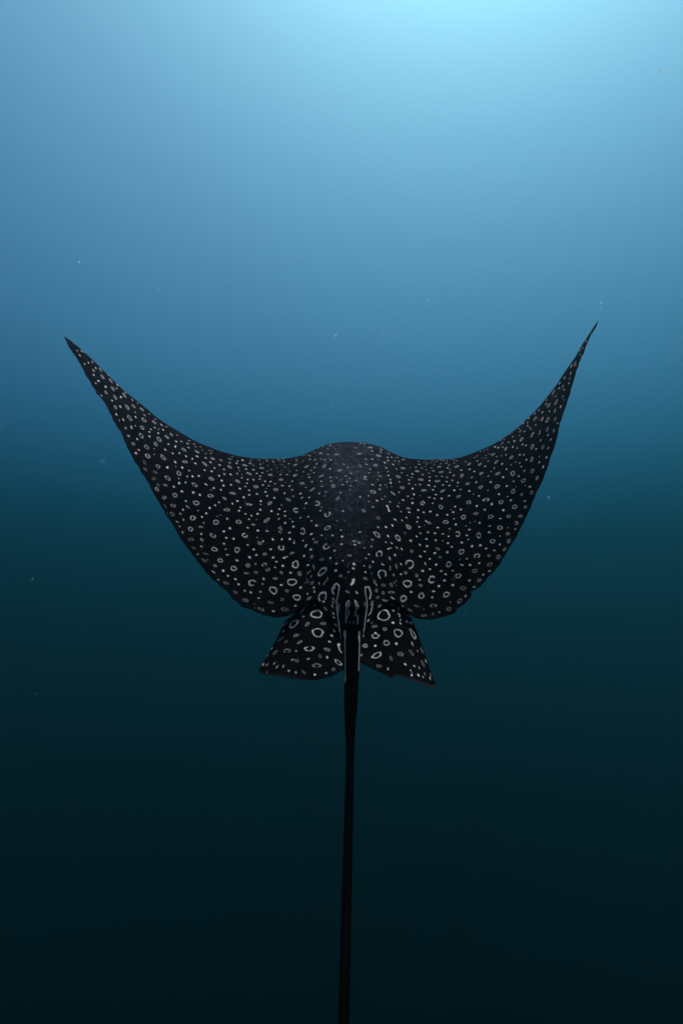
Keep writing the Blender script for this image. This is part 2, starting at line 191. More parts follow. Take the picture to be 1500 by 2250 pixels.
tile(820, 1000, 7.5, """235 37 45 16 30;298 38 35 12 25;365 48 30 12 25 f;400 38 28 8 20;240 90 38 20 20;187 122 48 24 25 b;353 95 36 13 20;420 100 36 14 15;500 70 36 8;472 85 30 8 0 f;415 142 34 14 20 f;325 153 38 22 10;210 208 42 22 15;380 228 40 14 25;485 215 75 32 15 o;538 150 30 12 0 f;605 205 35 14 0 f;240 270 30 16 20;465 290 32 16 15;248 335 48 20 20;640 310 55 18 28;700 200 36 12;755 152 65 16 0 f;740 107 40 10 0 f;830 120 32 9;880 145 30 9;940 120 28 8;868 100 25 6 0 f
1010 123 28 10 0 f;975 92 24 6;1045 97 26 8;1105 77 30 8;1155 90 34 8 -10;1212 97 36 8 0 f;1215 65 28 8;1283 60 32 8;1325 80 24 8;1375 90 30 8 -20;857 188 26 11;798 212 42 9;955 210 36 12;1000 158 40 10;1108 142 28 9;1200 132 38 11 -5;1330 135 26 12;1242 162 30 13 -10;1085 193 62 26 -5 o;1372 187 74 32 -20 r;1220 210 42 20 -20;1258 238 28 12;1445 247 50 18 -10;1262 285 40 20 -15;720 265 68 26 5 r;868 243 34 12;985 260 50 18 -8;1113 280 70 32 -12 o;915 297 42 12 0;812 321 56 16 -3
558 335 32 16 10;632 367 38 16 5;410 355 80 42 20 o;280 403 50 18 35;285 455 50 28 35;425 440 38 18 25;590 410 48 18 10;780 403 82 38 5 o;925 360 45 18;1033 345 32 16;1130 350 42 16;1210 366 32 18;1322 335 42 20 -30 b;1455 337 65 42 -45 o;1055 428 80 38 -5 o;923 420 32 26 0 b;1205 436 32 22 -20;1298 415 42 22 -10;1390 453 44 24 -15;588 470 42 20 10 b;693 490 34 18 15;768 485 46 18 10;910 497 52 26 10;1012 518 34 20 0 b;1143 492 40 20 -10;1250 500 40 24 -20 b;1380 510 34 14 -5;198 487 34 14 15
225 527 20 12;300 517 30 14 0 f;475 535 80 46 5 o;645 553 34 36;422 610 30 20 10 b;830 580 82 42 -5 o;980 572 42 22 0 b;1137 590 80 42 -25 o;1330 580 40 32;1435 565 38 20 -35;320 630 100 30 40 o;192 680 30 14 30;567 678 36 22 0 b;667 647 40 32 50;763 668 24 16 0 f;920 698 62 18 5;1028 650 45 24 5 b;1245 670 48 28 -20;1405 680 78 44 -20 o;640 717 36 18;1003 716 34 26;1122 714 42 30 10;487 740 55 28 30;273 770 45 20 35;643 790 46 36 -10;810 790 68 64 0 r;423 788 45 14 40 f;975 792 34 22
405 843 50 24 35;1110 855 75 60 35 r;1345 848 46 28 -25 b;225 838 55 32 0 b;258 920 60 28 30 b;575 880 60 36 10 c90;590 942 50 28 15;737 905 40 32 10 b;828 943 38 28 10 b;935 930 50 34 -5;1440 896 42 32 -20;1048 988 44 34;1217 983 40 34;1313 941 46 30 -10;1280 900 16 14 0 b;455 933 38 18 40;545 1030 36 26 50;733 1028 44 32 20;472 1075 45 24 55;355 1062 60 28 30 b;718 1098 38 24 10;868 1088 50 30 45;915 1115 75 45 15 o;842 1156 14 12 0 b;1190 1103 84 60 0 r;1327 1048 30 24;1355 1143 46 38 -10 b;755 1183 50 28 35
578 1183 95 65 45 ob;1060 1195 54 30 5;1253 1213 32 22;312 1158 58 34 35 b;207 1185 60 36 35 b;900 1270 40 32 20 b;775 1288 46 22 40;1012 1287 44 30 0;1142 1298 50 28 0;1247 1270 10;1237 1338 32 32 0 b;1385 1300 88 88 20 c180;712 1340 40 30 40;518 1282 35 24 40 f;242 1333 58 36 50 b;403 1363 130 76 50 rb;873 1382 54 30 5;1025 1402 42 40;1140 1412 30 24 0 f;1227 1450 48 34 -15;1453 1440 46 38;205 1437 36 22 20 b;300 1450 50 26 35 b;615 1410 50 42 40;765 1478 60 30 55;885 1492 44 20;1480 1022 78 74 0 r""")
tile(780, 1180, 7.5, """152 178 34 18 20 b;268 155 44 24 30;225 285 50 28 35;178 350 40 20 25 b;396 280 108 110 20 c85;545 195 45 30 -30;582 182 40 24 10;685 175 50 24 50;765 197 52 28 55;568 350 82 34 72;655 297 54 34 45;930 233 52 46 0 o;1183 150 44 38;1145 238 44 28;1355 195 74 46 20 c150;1310 265 50 40;1073 318 58 36 20;1228 360 38 34 20;1395 332 44 36 0 o;293 408 52 34 30;147 475 28 26 0 b;243 488 46 50 0 o;452 450 75 34 35;575 510 74 38 85 o;677 483 82 38 70 o;755 447 56 28 55
898 447 146 142 0 c140;1153 438 70 28 70;1332 455 60 38 -50;168 578 44 34 50;272 602 30 20 0 f;165 683 76 46 30 o;443 615 172 140 62 cb72;633 625 70 26 80;1112 557 58 40 25;1230 528 44 32 20;1415 560 48 34 -15;752 612 44 32;828 588 62 44 25 o;1012 633 60 46 -80 o;1060 705 48 28 -20;1263 700 112 132 0 cb5;1470 715 54 46;320 740 80 48 65 o;350 790 45 24 75;350 882 65 42 70 o;465 793 70 48 15 o;595 787 74 46 50 o;640 755 60 10 60;672 722 50 9 -70;680 798 20 8;860 767 142 124 20 rb;1077 797 56 48 30 o;1378 808 50 46
25 915 66 36 55;460 920 60 44 60 o;595 910 95 42 0 c90;920 905 52 38;1290 895 70 36;372 995 54 44 -30 o;615 1005 100 32 35;487 1045 86 38 15 o;612 1110 62 48 10 o;795 1013 118 100 -30 r;1090 968 100 98 0 r;1268 995 40 30;405 1135 62 40 -35 o;778 1140 44 28 15;713 1175 68 28 80;630 1208 42 34 40;1010 1135 82 40 15 of;900 1203 80 40 25 of;1287 1130 116 66 0 cf90;1385 1237 42 28 0 f;1125 1187 24 18 0 f;1280 1265 36 44 0 of;1130 1295 90 44 0 cf90;470 1290 215 188 -40 rb;215 1375 66 36 -50
622 1412 62 48 20;318 1472 100 46 -10 o;720 1268 50 18 0;732 1300 60 20 -80;745 1365 40 18 -30;745 1420 70 26 60;865 1300 95 20 50 f;850 1392 46 40 50 b;922 1415 66 32 70 b;885 1410 40 12 40;275 1085 75 44 -60 o;160 1100 70 14 80""")
tile(720, 1270, 15, """715 1500 120 34 90 f;850 1510 120 40 80;645 455 140 80 30 o;950 480 150 66 50;1225 880 190 24 80;175 690 120 50 60;165 800 150 40 75;150 930 180 42 65;245 770 200 14 75;180 1170 130 50 50;200 1300 110 40 30;240 1545 130 80 30 o;210 1740 170 65 55;130 1900 150 70 35;55 2100 130 80 20;370 2190 100 80 0 o""")
tile(550, 1380, 6.5217, """475 45 50 24 -55;398 90 80 16 -68;965 65 185 122 15 rb;655 105 85 42 -15 o;430 158 110 32 -38 of;510 195 60 32 -35 of;707 203 78 40 -28 o;310 290 60 20 -50 f;355 350 85 44 -40 of;242 395 55 22 -50 f;525 325 110 60 -10 cf100;655 330 44 28 -15 f;845 295 150 86 0 c-80;1100 307 90 52 15 o;997 402 60 44 40 of;1100 418 50 32 75;1270 240 52 38 70;830 442 56 32 -10 f;600 455 50 30 0 f;668 470 55 48 0 of;632 452 40 10 0 f;1258 492 130 62 40 r
950 535 125 68 0 cf90;185 520 50 40 -60 f;240 525 70 18 -50 f;342 508 66 20 -50 f;383 555 85 18 -50 f;472 548 60 28 -70 f;550 612 50 36 20 f;652 635 34 46 0 f;762 630 80 36 45 of;923 668 44 34;1085 645 50 32 -15 f;1190 592 50 50 0 of;305 700 40 22 -25 f;108 630 24 18 -20 f;235 630 40 16 90 f""")
tile(760, 1380, 6.818, """580 15 70 50 0 o;440 75 50 40 0;440 120 120 76 -10 c-100;780 75 135 126 0 r;1000 90 192 58 62 rb;285 265 82 56 -10 o;437 265 50 36 -20 b;605 222 100 78 0 r;752 235 64 42 60;460 408 172 92 -20 r;990 235 95 22 68;815 390 90 64 10 of;980 370 105 46 52 of;1070 343 48 18 68 f;1133 330 95 38 65 of;673 455 80 46 65 of;228 405 60 28 -50 f;885 543 58 34 30;490 568 80 48 0 of;628 612 38 56 0 f;1020 568 52 34 40 f;1095 595 58 22 60 f;1148 530 115 38 62 of;1195 495 90 24 70 f
968 635 50 26 65 f;982 670 50 12 80 f;983 705 34 44 0;1083 705 62 38 50;1180 690 70 16 65 f;1150 733 50 20 70 f;1255 750 70 20 68;1265 700 90 12 68 f""")
STROKES = [
 (580, 1180, 7.5, [(720, 1105), (685, 1140), (655, 1185), (625, 1225), (595, 1262)], [5, 3.4, 3.6, 3, 1.6], .8),
 (580, 1180, 7.5, [(510, 1250), (490, 1285), (450, 1310), (410, 1330)], [1.2, 2.2, 3, 2], .75),
 (580, 1180, 7.5, [(1480, 700), (1462, 740), (1430, 790)], [5, 5, 3], .9),
 (640, 1000, 7.5, [], [1], 0),
 (820, 1000, 7.5, [(235, 850), (250, 890), (262, 925)], [2.2, 1.8, 2.2], .9),
 (720, 1270, 15, [(695, 738), (640, 780), (600, 880), (620, 1000), (590, 1180), (595, 1400), (600, 1525)], [1.4, 2.4, 2, 2, 2.2, 2.5, 1.8], .85),
 (720, 1270, 15, [(695, 740), (700, 850), (672, 960), (650, 1050)], [1.6, 1.8, 1.5], .7),
 (720, 1270, 15, [(680, 1115), (685, 1200), (640, 1300), (615, 1390)], [2.2, 2, 1.2], .85),
 (720, 1270, 15, [(890, 730), (912, 850), (940, 980), (925, 1090), (900, 1180), (908, 1275)], [2.2, 1.8, 2, 2.6], .8),
 (720, 1270, 15, [(895, 730), (950, 800), (1000, 920), (995, 1050)], [2, 1.8, 3], .85),
 (720, 1270, 15, [(975, 1230), (988, 1380), (975, 1460), (985, 1550)], [2.4, 2.2, 3.2], .85),
 (720, 1270, 15, [(830, 60), (850, 115), (825, 180), (760, 232)], [4.2, 3.6, 3], 1),
 (720, 1270, 15, [(195, 520), (150, 450), (140, 370), (170, 310)], [2.4, 3.4, 2.8], .9),
 (720, 1270, 15, [(215, 340), (205, 250), (250, 200), (310, 190), (350, 230), (385, 310)], [3, 3.4, 3.4, 2.6], .95),
 (720, 1270, 15, [(370, 330), (345, 520), (300, 720), (290, 850), (295, 1000), (300, 1140)], [2, 1.2, 1.1], .85),
 (720, 1270, 15, [(370, 860), (350, 1050), (320, 1240), (350, 1400), (380, 1650), (430, 2020)], [1.4, 1.2, 1.1, .9], .85),
 (720, 1270, 15, [(1235, 350), (1240, 520), (1280, 700), (1295, 900), (1270, 1100), (1240, 1300), (1210, 1600), (1165, 1940)], [1.8, 1.2, 1.6, 1.2], .9),
 (720, 1270, 15, [(1235, 350), (1230, 300), (1280, 300), (1345, 290), (1390, 400), (1420, 500), (1400, 620), (1375, 690)], [2.6, 3, 2.6, 2.6, 3], .9),
 (720, 1270, 15, [(1470, 850), (1450, 1000), (1410, 1150), (1330, 1240)], [2, 2.4, 1.2], .85),
 (720, 1270, 15, [(562, 1780), (560, 1900), (570, 2000), (560, 2120), (565, 2250), (570, 2600), (572, 3200), (572, 3480)], [4.4, 4.2, 2, 1.8, 1.2, 1], 1),
 (720, 1270, 15, [(1035, 1790), (1030, 1900), (1036, 2050), (1042, 2240), (1036, 2500), (1022, 2850), (1016, 3100)], [4, 3.4, 1.8, 1.6, 1.2], 1),
 (550, 1380, 6.5217, [(1255, 235), (1270, 290), (1285, 330), (1315, 358)], [4, 2, 1.2], .8),
]


PX0, PY0, PS = 120, 680, 2          # pattern raster: 2 samples per unit
PW, PH = 1220 * PS, 900 * PS
pat = np.zeros((PH, PW), np.float32)
tone = rng.normal(0, 1, (PH // 5 + 2, PW // 5 + 2)).astype(np.float32)
tone = np.kron(tone, np.ones((5, 5), np.float32))[:PH, :PW]


def smooth(x):
    x = np.clip(x, 0, 1)
    return x * x * (3 - 2 * x)


def stamp(cx, cy, a, b_, ang, kind, gap=None, br=1.0):
    r = int(max(a, b_) * 1.5 + 4)
    ix, iy = int(cx), int(cy)
    x0, x1, y0, y1 = max(0, ix - r), min(PW, ix + r), max(0, iy - r), min(PH, iy + r)
    if x1 <= x0 or y1 <= y0:
        return
    Y, X = np.mgrid[y0:y1, x0:x1].astype(np.float32)
    X -= cx
    Y -= cy
    c, s = math.cos(ang), math.sin(ang)
    u = X * c + Y * s
    v = -X * s + Y * c
    th = np.arctan2(v / b_, u / a)
    ph = rng.uniform(0, 6.28, 4)
    wob = 1 + 0.07 * np.sin(2 * th + ph[0]) + 0.06 * np.sin(3 * th + ph[1]) + 0.03 * np.sin(5 * th + ph[2])
    q = np.sqrt((u / a) ** 2 + (v / b_) ** 2) / wob
    px = 1.1 / max(1.2, min(a, b_))
    if kind == 'd':
        val = smooth((1.02 - q) / max(.45, px) + .25)
    else:
        wd = max(1.6, min(3.4, 0.27 * min(a, b_))) * (1 + .25 * np.sin(th * 2 + ph[3]))
        dist = np.abs(q - (1 - 0.5 * wd / min(a, b_))) * min(a, b_)
        val = smooth((wd * .62 - dist) / 1.7 + .5)
        val = val * (0.86 + 0.14 * np.sin(th * 5 + ph[1]) + 0.08 * np.sin(th * 11 + ph[2]))
        if kind == 'o':
            val = np.maximum(val * .85, 0.26 * smooth((1 - q) * 4))
        elif kind == 'c':
            ta = np.arctan2(Y, X)
            dd = np.abs((ta - R(gap) + math.pi) % (2 * math.pi) - math.pi)
            val = val * smooth((dd - R(32)) / R(10))
    br *= {'d': 1.12, 'r': .66, 'o': .60, 'c': .76}[kind] + (0 if kind == 'd' else .16 * float(smooth((min(a, b_) - 5) / 5)))
    pat[y0:y1, x0:x1] = np.maximum(pat[y0:y1, x0:x1], np.clip(val * br, 0, 1.2))


def stroke(pts, w, br=.8):
    """soft line through pts; w widths in raster samples"""
    for i in range(len(pts) - 1):
        (xa, ya), (xb, yb) = pts[i], pts[i + 1]
        L = math.hypot(xb - xa, yb - ya)
        k = max(2, int(L / 1.2))
        for j in range(k):
            t = j / k
            wa = w[i] + (w[i + 1] - w[i]) * t
            x = xa + (xb - xa) * t + rng.normal(0, .12)
            y = ya + (yb - ya) * t
            r = int(wa + 3)
            ix, iy = int(x), int(y)
            x0, x1, y0, y1 = max(0, ix - r), min(PW, ix + r + 1), max(0, iy - r), min(PH, iy + r + 1)
            if x1 <= x0 or y1 <= y0:
                continue
            Y, X = np.mgrid[y0:y1, x0:x1]
            q = np.hypot(X - x, Y - y)
            val = smooth((wa / 2 - q) / 1.6 + .5) * br * min(1, .35 + wa / 3)
            pat[y0:y1, x0:x1] = np.maximum(pat[y0:y1, x0:x1], val)


for (x0, y0, s, txt) in TILES:
    for ent in txt.replace('\n', ';').split(';'):
        f = ent.split()
        if not f:
            continue
        br = 1.0
        kind = f[5] if len(f) > 5 else 'd'
        if 'f' in kind:
            br = .5
        if 'b' in kind:
            br = 1.15
        kk = kind.replace('f', '').replace('b', '')
        gap = None
        if kk.startswith('c'):
            gap = float(kk[1:] or 90)
            kk = 'c'
        kk = kk or 'd'
        x, y = float(f[0]), float(f[1])
        L = float(f[2])
        W = float(f[3]) if len(f) > 3 else L
        A = float(f[4]) if len(f) > 4 else 0
        shr = .80 if kk == 'd' else .94
        a_, b_ = max(1.4, L * shr / s * PS / 2), max(.95, W * shr * (.85 if L > 1.6 * W else 1) / s * PS / 2)
        if kk == 'd' and br == 1 and L / s > 9:
            br = .82
        stamp((x / s + x0 - PX0) * PS, (y / s + y0 - PY0) * PS, a_, b_, R(A), kk, gap, br * rng.uniform(.85, 1))

for (x0, y0, s, pts, ws, br) in STROKES:
    if pts:
      stroke([((x / s + x0 - PX0) * PS, (y / s + y0 - PY0) * PS) for x, y in pts],
           [max(2.0, q * .92 * PS) for q in np.interp(np.linspace(0, 1, len(pts)), np.linspace(0, 1, len(ws)), ws)], br)

# mottle and break up the marks a little, as pigment does
pat *= np.clip(0.93 + 0.09 * tone, .6, 1.1)

# thin scratches and mucus trails on the middle of the back
scr = np.zeros_like(pat)
keep = pat
pat = scr
for _ in range(620):
    x = rng.normal(765, 48)
    y = rng.uniform(976, 1240)
    if abs(x - 765) > 110:
        continue
    a0 = rng.normal(1.35, .7)
    pts = [((x - PX0) * PS, (y - PY0) * PS)]
    for q in range(int(rng.integers(3, 7))):
        a0 += rng.normal(0, .55)
        st = rng.uniform(2, 6)
        pts.append((pts[-1][0] + math.cos(a0) * st, pts[-1][1] + math.sin(a0) * st * (.5 if y < 1040 else 1)))
    stroke(pts, [1.3] * len(pts), float(rng.uniform(.15, .6)) * math.exp(-((x - 765) / 75) ** 2))
for _ in range(110):
    x = rng.uniform(330, 1180)
    y = rng.uniform(1010, 1300)
    a0 = rng.normal(1.5, .5)
    pts = [((x - PX0) * PS, (y - PY0) * PS)]
    for q in range(4):
        a0 += rng.normal(0, .25)
        pts.append((pts[-1][0] + math.cos(a0) * 5, pts[-1][1] + math.sin(a0) * 5))
    stroke(pts, [1.3] * len(pts), float(rng.uniform(.08, .3)))
scr = pat
pat = keep


def sample(img, px, py):
    x = np.clip((px - PX0) * PS, 0, PW - 2)
    y = np.clip((py - PY0) * PS, 0, PH - 2)
    ix, iy = x.astype(int), y.astype(int)
    fx, fy = x - ix, y - iy
    return (img[iy, ix] * (1 - fx) * (1 - fy) + img[iy, ix + 1] * fx * (1 - fy) + img[iy + 1, ix] * (1 - fx) * fy + img[iy + 1, ix + 1] * fx * fy)


# ------------------------------------------------------------------ skin material
def skin_material(name, white=(0.92, 0.68, 0.63), dark=1.0):
    m = bpy.data.materials.new(name)
    m.use_nodes = True
    nt = m.node_tree
    N, L = nt.nodes, nt.links
    b = N['Principled BSDF']

    def attr(nm):
        a = N.new('ShaderNodeAttribute')
        a.attribute_name = nm
        return a.outputs['Fac']

    def mix(fac, a, c):
        x = N.new('ShaderNodeMix')
        x.data_type = 'RGBA'
        if isinstance(fac, float):
            x.inputs['Factor'].default_value = fac
        else:
            L.new(fac, x.inputs['Factor'])
        for s_, v in (('A', a), ('B', c)):
            i = [q for q in x.inputs if q.name == s_ and q.type == 'RGBA'][0]
            if isinstance(v, tuple):
                i.default_value = (*v, 1)
            else:
                L.new(v, i)
        return [q for q in x.outputs if q.type == 'RGBA'][0]
    tc = N.new('ShaderNodeTexCoord').outputs['Object']

    def noise(scale, detail=4, rough=.6):
        n_ = N.new('ShaderNodeTexNoise')
        n_.inputs['Scale'].default_value = scale
        n_.inputs['Detail'].default_value = detail
        n_.inputs['Roughness'].default_value = rough
        L.new(tc, n_.inputs['Vector'])
        return n_.outputs[0]

    def ramp(x, a, c):
        mr = N.new('ShaderNodeMapRange')
        mr.inputs['From Min'].default_value = a
        mr.inputs['From Max'].default_value = c
        L.new(x, mr.inputs['Value'])
        return mr.outputs[0]
    base = mix(ramp(noise(9, 5), .35, .7), tuple(dark * q for q in (0.0046, 0.0028, 0.0036)), tuple(dark * q for q in (0.0082, 0.0050, 0.0064)))
    base = mix(ramp(noise(120, 3), .62, .8), base, tuple(dark * q for q in (0.015, 0.012, 0.016)))
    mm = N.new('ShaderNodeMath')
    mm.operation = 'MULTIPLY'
    L.new(attr('back_pale'), mm.inputs[0])
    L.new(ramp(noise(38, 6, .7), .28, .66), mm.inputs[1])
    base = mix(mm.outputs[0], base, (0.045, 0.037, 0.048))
    base = mix(attr('scratch'), base, (0.26, 0.22, 0.30))
    whc = mix(ramp(noise(260, 2), .3, .75), white, tuple(.84 * q for q in white))
    col = mix(attr('marks'), base, whc)
    col = mix(attr('belly'), col, (0.62, 0.60, 0.58))
    L.new(col, b.inputs['Base Color'])
    b.inputs['Roughness'].default_value = .7
    b.inputs['Specular IOR Level'].default_value = .0
    bp = N.new('ShaderNodeBump')
    bp.inputs['Strength'].default_value = .35
    bp.inputs['Distance'].default_value = .002
    L.new(noise(170, 4), bp.inputs['Height'])
    L.new(bp.outputs[0], b.inputs['Normal'])
    return m


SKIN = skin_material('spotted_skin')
TAIL_SKIN = skin_material('black_tail_skin', dark=.3)


def grid_object(name, P, wrap_rows, attrs, mat, parent, **props):
    """P: rows x cols x 3 -> one smooth mesh, closed round the rows when wrap_rows"""
    nr, nc = P.shape[:2]
    me = bpy.data.meshes.new(name)
    me.vertices.add(nr * nc)
    me.vertices.foreach_set('co', P.reshape(-1).astype(np.float32))
    rr = np.arange(nr if wrap_rows else nr - 1)
    cc = np.arange(nc - 1)
    I, J = np.meshgrid(rr, cc, indexing='ij')
    I2 = (I + 1) % nr
    Q = np.stack([I * nc + J, I * nc + J + 1, I2 * nc + J + 1, I2 * nc + J], -1).reshape(-1, 4)
    nf = len(Q)
    me.loops.add(nf * 4)
    me.loops.foreach_set('vertex_index', Q.reshape(-1).astype(np.int32))
    me.polygons.add(nf)
    me.polygons.foreach_set('loop_start', (np.arange(nf) * 4).astype(np.int32))
    me.polygons.foreach_set('use_smooth', np.ones(nf, bool))
    me.update(calc_edges=True)
    me.validate()
    for k_, v in attrs.items():
        a = me.attributes.new(k_, 'FLOAT', 'POINT')
        a.data.foreach_set('value', v.reshape(-1).astype(np.float32))
    me.materials.append(mat)
    o = bpy.data.objects.new(name, me)
    o.parent = parent
    return link(o, **props)


# ------------------------------------------------------------------ the ray
def P2(txt):
    v = [float(q) for q in txt.split()]
    return np.array(v).reshape(-1, 2)


UP = P2("""140.5 738 160 751 186 774 208 794 230 816 251 837 272 858 293 874 317 893 340 913 363 930 398 951 433 971 480 990 520 1001 547 1006 580 1008
620 1008 645 1005 667 999 688 989 709 979 731 973.5 757 970.5 789 971 816 976 837 982 853 990.5 875 1001.5 893 1007 933 1010 943 1010 981 1009 1007 1006 1032 998 1057 988 1083 976
1105 963 1134 942 1152 925 1175 903 1195 880 1219 849 1242 814 1264 783 1278 757 1294 733 1307 712 1314.5 703""")
LO = P2("""140.5 738 153 765 170 788 188 823 209 856 230 884 242 905 251 926 268 951 279 979 291 1004 301 1020 313 1041 324 1057 333 1075 349 1103 364 1127 373 1141 387 1163
397 1183 409 1200 417 1209 432 1229 447 1248 464 1268 483 1287 501 1301 508 1309 509 1315 523 1323 537 1335 553 1338 567 1345 580 1351 597 1354 615 1356 634 1352 650 1342 664 1330 678 1320
690 1316 700 1322 712 1336 732 1366 748 1392 758 1403 772 1406 786 1403 797 1392 815 1366 832 1338 846 1324 860 1318 872 1320 884 1332 894 1344 905 1353 913 1358 943 1361 976 1355
1000 1345 1004 1335 1019 1327 1033 1312 1036 1298 1055 1287 1067 1274 1070 1268 1085 1255 1098 1236 1116 1206 1133 1178 1149 1147 1164 1115 1176 1084 1189 1059 1202 1026 1212 994 1222 964 1229 932
1237 907 1246 880 1253 856 1260 831 1274 792 1287 761 1296 738 1309 718 1314.5 703""")


def arclen(P):
    return np.concatenate([[0], np.cumsum(np.hypot(*np.diff(P, axis=0).T))])


def at_len(P, s):
    a = arclen(P)
    return np.stack([np.interp(s, a, P[:, 0]), np.interp(s, a, P[:, 1])], -1)


def closest(P, x, y):
    i = int(np.argmin(np.hypot(P[:, 0] - x, P[:, 1] - y)))
    return arclen(P)[i]


# matched stations: (upper x y, lower x y, span -1..1)
ST = [((140.5, 738), (140.5, 738), -1), ((208, 794), (188, 823), -.88), ((272, 858), (242, 905), -.76), ((340, 913), (291, 1004), -.65),
      ((433, 971), (364, 1127), -.52), ((520, 1001), (432, 1229), -.38), ((580, 1008), (501, 1301), -.28), ((645, 1005), (597, 1354), -.18),
      ((688, 989), (652, 1338), -.11), ((709, 979), (690, 1316), -.08), ((757, 970.5), (758, 1403), -.012), ((789, 971), (786, 1403), .012),
      ((837, 982), (860, 1318), .08), ((853, 990.5), (894, 1344), .11), ((893, 1007), (943, 1361), .18), ((943, 1010), (1019, 1327), .28),
      ((1007, 1006), (1085, 1255), .38), ((1105, 963), (1149, 1147), .52), ((1175, 903), (1202, 1026), .65), ((1219, 849), (1237, 907), .76),
      ((1264, 783), (1274, 792), .88), ((1314.5, 703), (1314.5, 703), 1)]
su = np.array([closest(UP, *a) for a, b, c in ST])
sl_ = np.array([closest(LO, *b) for a, b, c in ST])
sw = np.array([c for a, b, c in ST])
seg = np.maximum(np.diff(su), np.diff(sl_))
cumseg = np.concatenate([[0], np.cumsum(seg)])
NC = 1300
col = np.linspace(0, cumseg[-1], NC)
cu = np.interp(col, cumseg, su)
cl = np.interp(col, cumseg, sl_)
span = np.interp(col, cumseg, sw)
kern = np.hanning(41)
kern /= kern.sum()
span = np.convolve(np.pad(span, 20, mode='edge'), kern, 'valid')


def smooth_poly(P, s, wdt):
    q = at_len(P, s)
    if wdt > 1:
        kk = np.hanning(wdt)
        kk /= kk.sum()
        h = wdt // 2
        # reflect through the end points so the tips stay sharp
        a = np.concatenate([2 * q[0] - q[h:0:-1], q, 2 * q[-1] - q[-2:-h - 2:-1]])
        q = np.stack([np.convolve(a[:, i], kk, 'valid') for i in (0, 1)], -1)
    return q


CU = smooth_poly(UP, cu, 31)
CL = smooth_poly(LO, cl, 5)
# ragged trailing edge
jit = np.convolve(rng.normal(0, 1, NC + 6), np.ones(7) / 7, 'valid') * 2.2 + rng.normal(0, .25, NC)
edge = np.clip((1 - np.abs(span)) * 8, 0, 1) * np.clip((np.abs(span) - .1) * 12, 0, 1)
dirn = CL - CU
dirn /= np.maximum(1e-3, np.hypot(*dirn.T))[:, None]
CL = CL + dirn * (jit * edge * .8)[:, None]

ND, NB, NN = 400, 36, 14
t = np.linspace(0, 1, ND)[:, None]
aw = np.abs(span)[None, :]
IMG = CU[None] * (1 - t)[..., None] + CL[None] * t[..., None]


def csm(v, n_):
    kk = np.hanning(n_ + 2)
    kk /= kk.sum()
    return np.convolve(np.pad(v, n_ // 2, mode='edge'), kk[1:-1] / kk[1:-1].sum(), 'valid')


# chord length of a notch-free outline, so the back runs on smoothly behind the fin clefts
L0 = np.hypot(*(CL - CU).T)
ends = np.concatenate([[0], np.arange(0)])
hull = L0.copy()
ia, ib_ = np.argmin(np.abs(span + .16)), np.argmin(np.abs(span - .16))
hull[ia:ib_] = np.linspace(L0[ia], L0[ib_], ib_ - ia) + 25 * np.sin(np.linspace(0, math.pi, ib_ - ia))
hull = csm(hull, 121)
hull[:60] = np.maximum(hull[:60], L0[:60])
hull[-60:] = np.maximum(hull[-60:], L0[-60:])
tz = t * (L0 / np.maximum(hull, 1e-3))[None, :]
asp = csm(np.abs(csm(span, 81)), 81)[None, :]
Zl = csm(np.interp(asp[0], [0, .15, .4, .7, 1], [2.30, 2.33, 2.36, 2.50, 2.80]), 101)[None, :]
D = csm(np.interp(asp[0], [0, .12, .3, .52, .76, .9, 1], [.82, .80, .74, .56, .28, .12, .02]), 101)[None, :]
lead = .05 * np.exp(-t / .012) * np.clip((1 - asp) * 3, 0, 1)
q1 = np.clip(1 - tz, -.3, 1)
Z = Zl + D * (q1 * .68 + .42 * np.sign(q1) * np.abs(q1) ** 4) + lead
bx = IMG[..., 0] - 770
Z = Z - .055 * np.exp(-(bx / 75) ** 2) * smooth(tz / .3) * smooth((1.2 - tz) / .6)
Z = Z - .03 * np.exp(-(bx / 30) ** 2) * smooth((tz - .5) / .5)
Z = Z + .006 * np.sin(IMG[..., 0] * .045 + 1) * np.sin(IMG[..., 1] * .03) * smooth(t * 3)
DP = world(IMG[..., 0], IMG[..., 1], Z)
# surface normals pointing to the animal's back
du = np.gradient(DP, axis=1)
dv = np.gradient(DP, axis=0)
nrm = np.cross(dv, du)
nrm /= np.maximum(1e-9, np.linalg.norm(nrm, axis=2))[..., None]
camp = np.array([0, 0, -DEPTH])
if (nrm[200, NC // 2] @ (camp - DP[200, NC // 2])) < 0:
    nrm = -nrm
tb = np.linspace(1, 0, NB)[:, None]
ib = np.round(tb[:, 0] * (ND - 1)).astype(int)
Tm = np.interp(aw, [0, .08, .14, .3, .6, .9, 1], [.24, .22, .12, .06, .028, .010, .001]) * SCALE
prof = (.45 + .55 * smooth(tb / .3)) * np.clip((1 - tb) * 1.25, 0, 1) ** .9
nb = nrm[ib].copy()
nb = nb * .55 + nb.mean(axis=1, keepdims=True) * .45      # even out the underside
BP = DP[ib] - nb * (Tm * prof + .0025 * (1 - aw ** 4))[..., None]
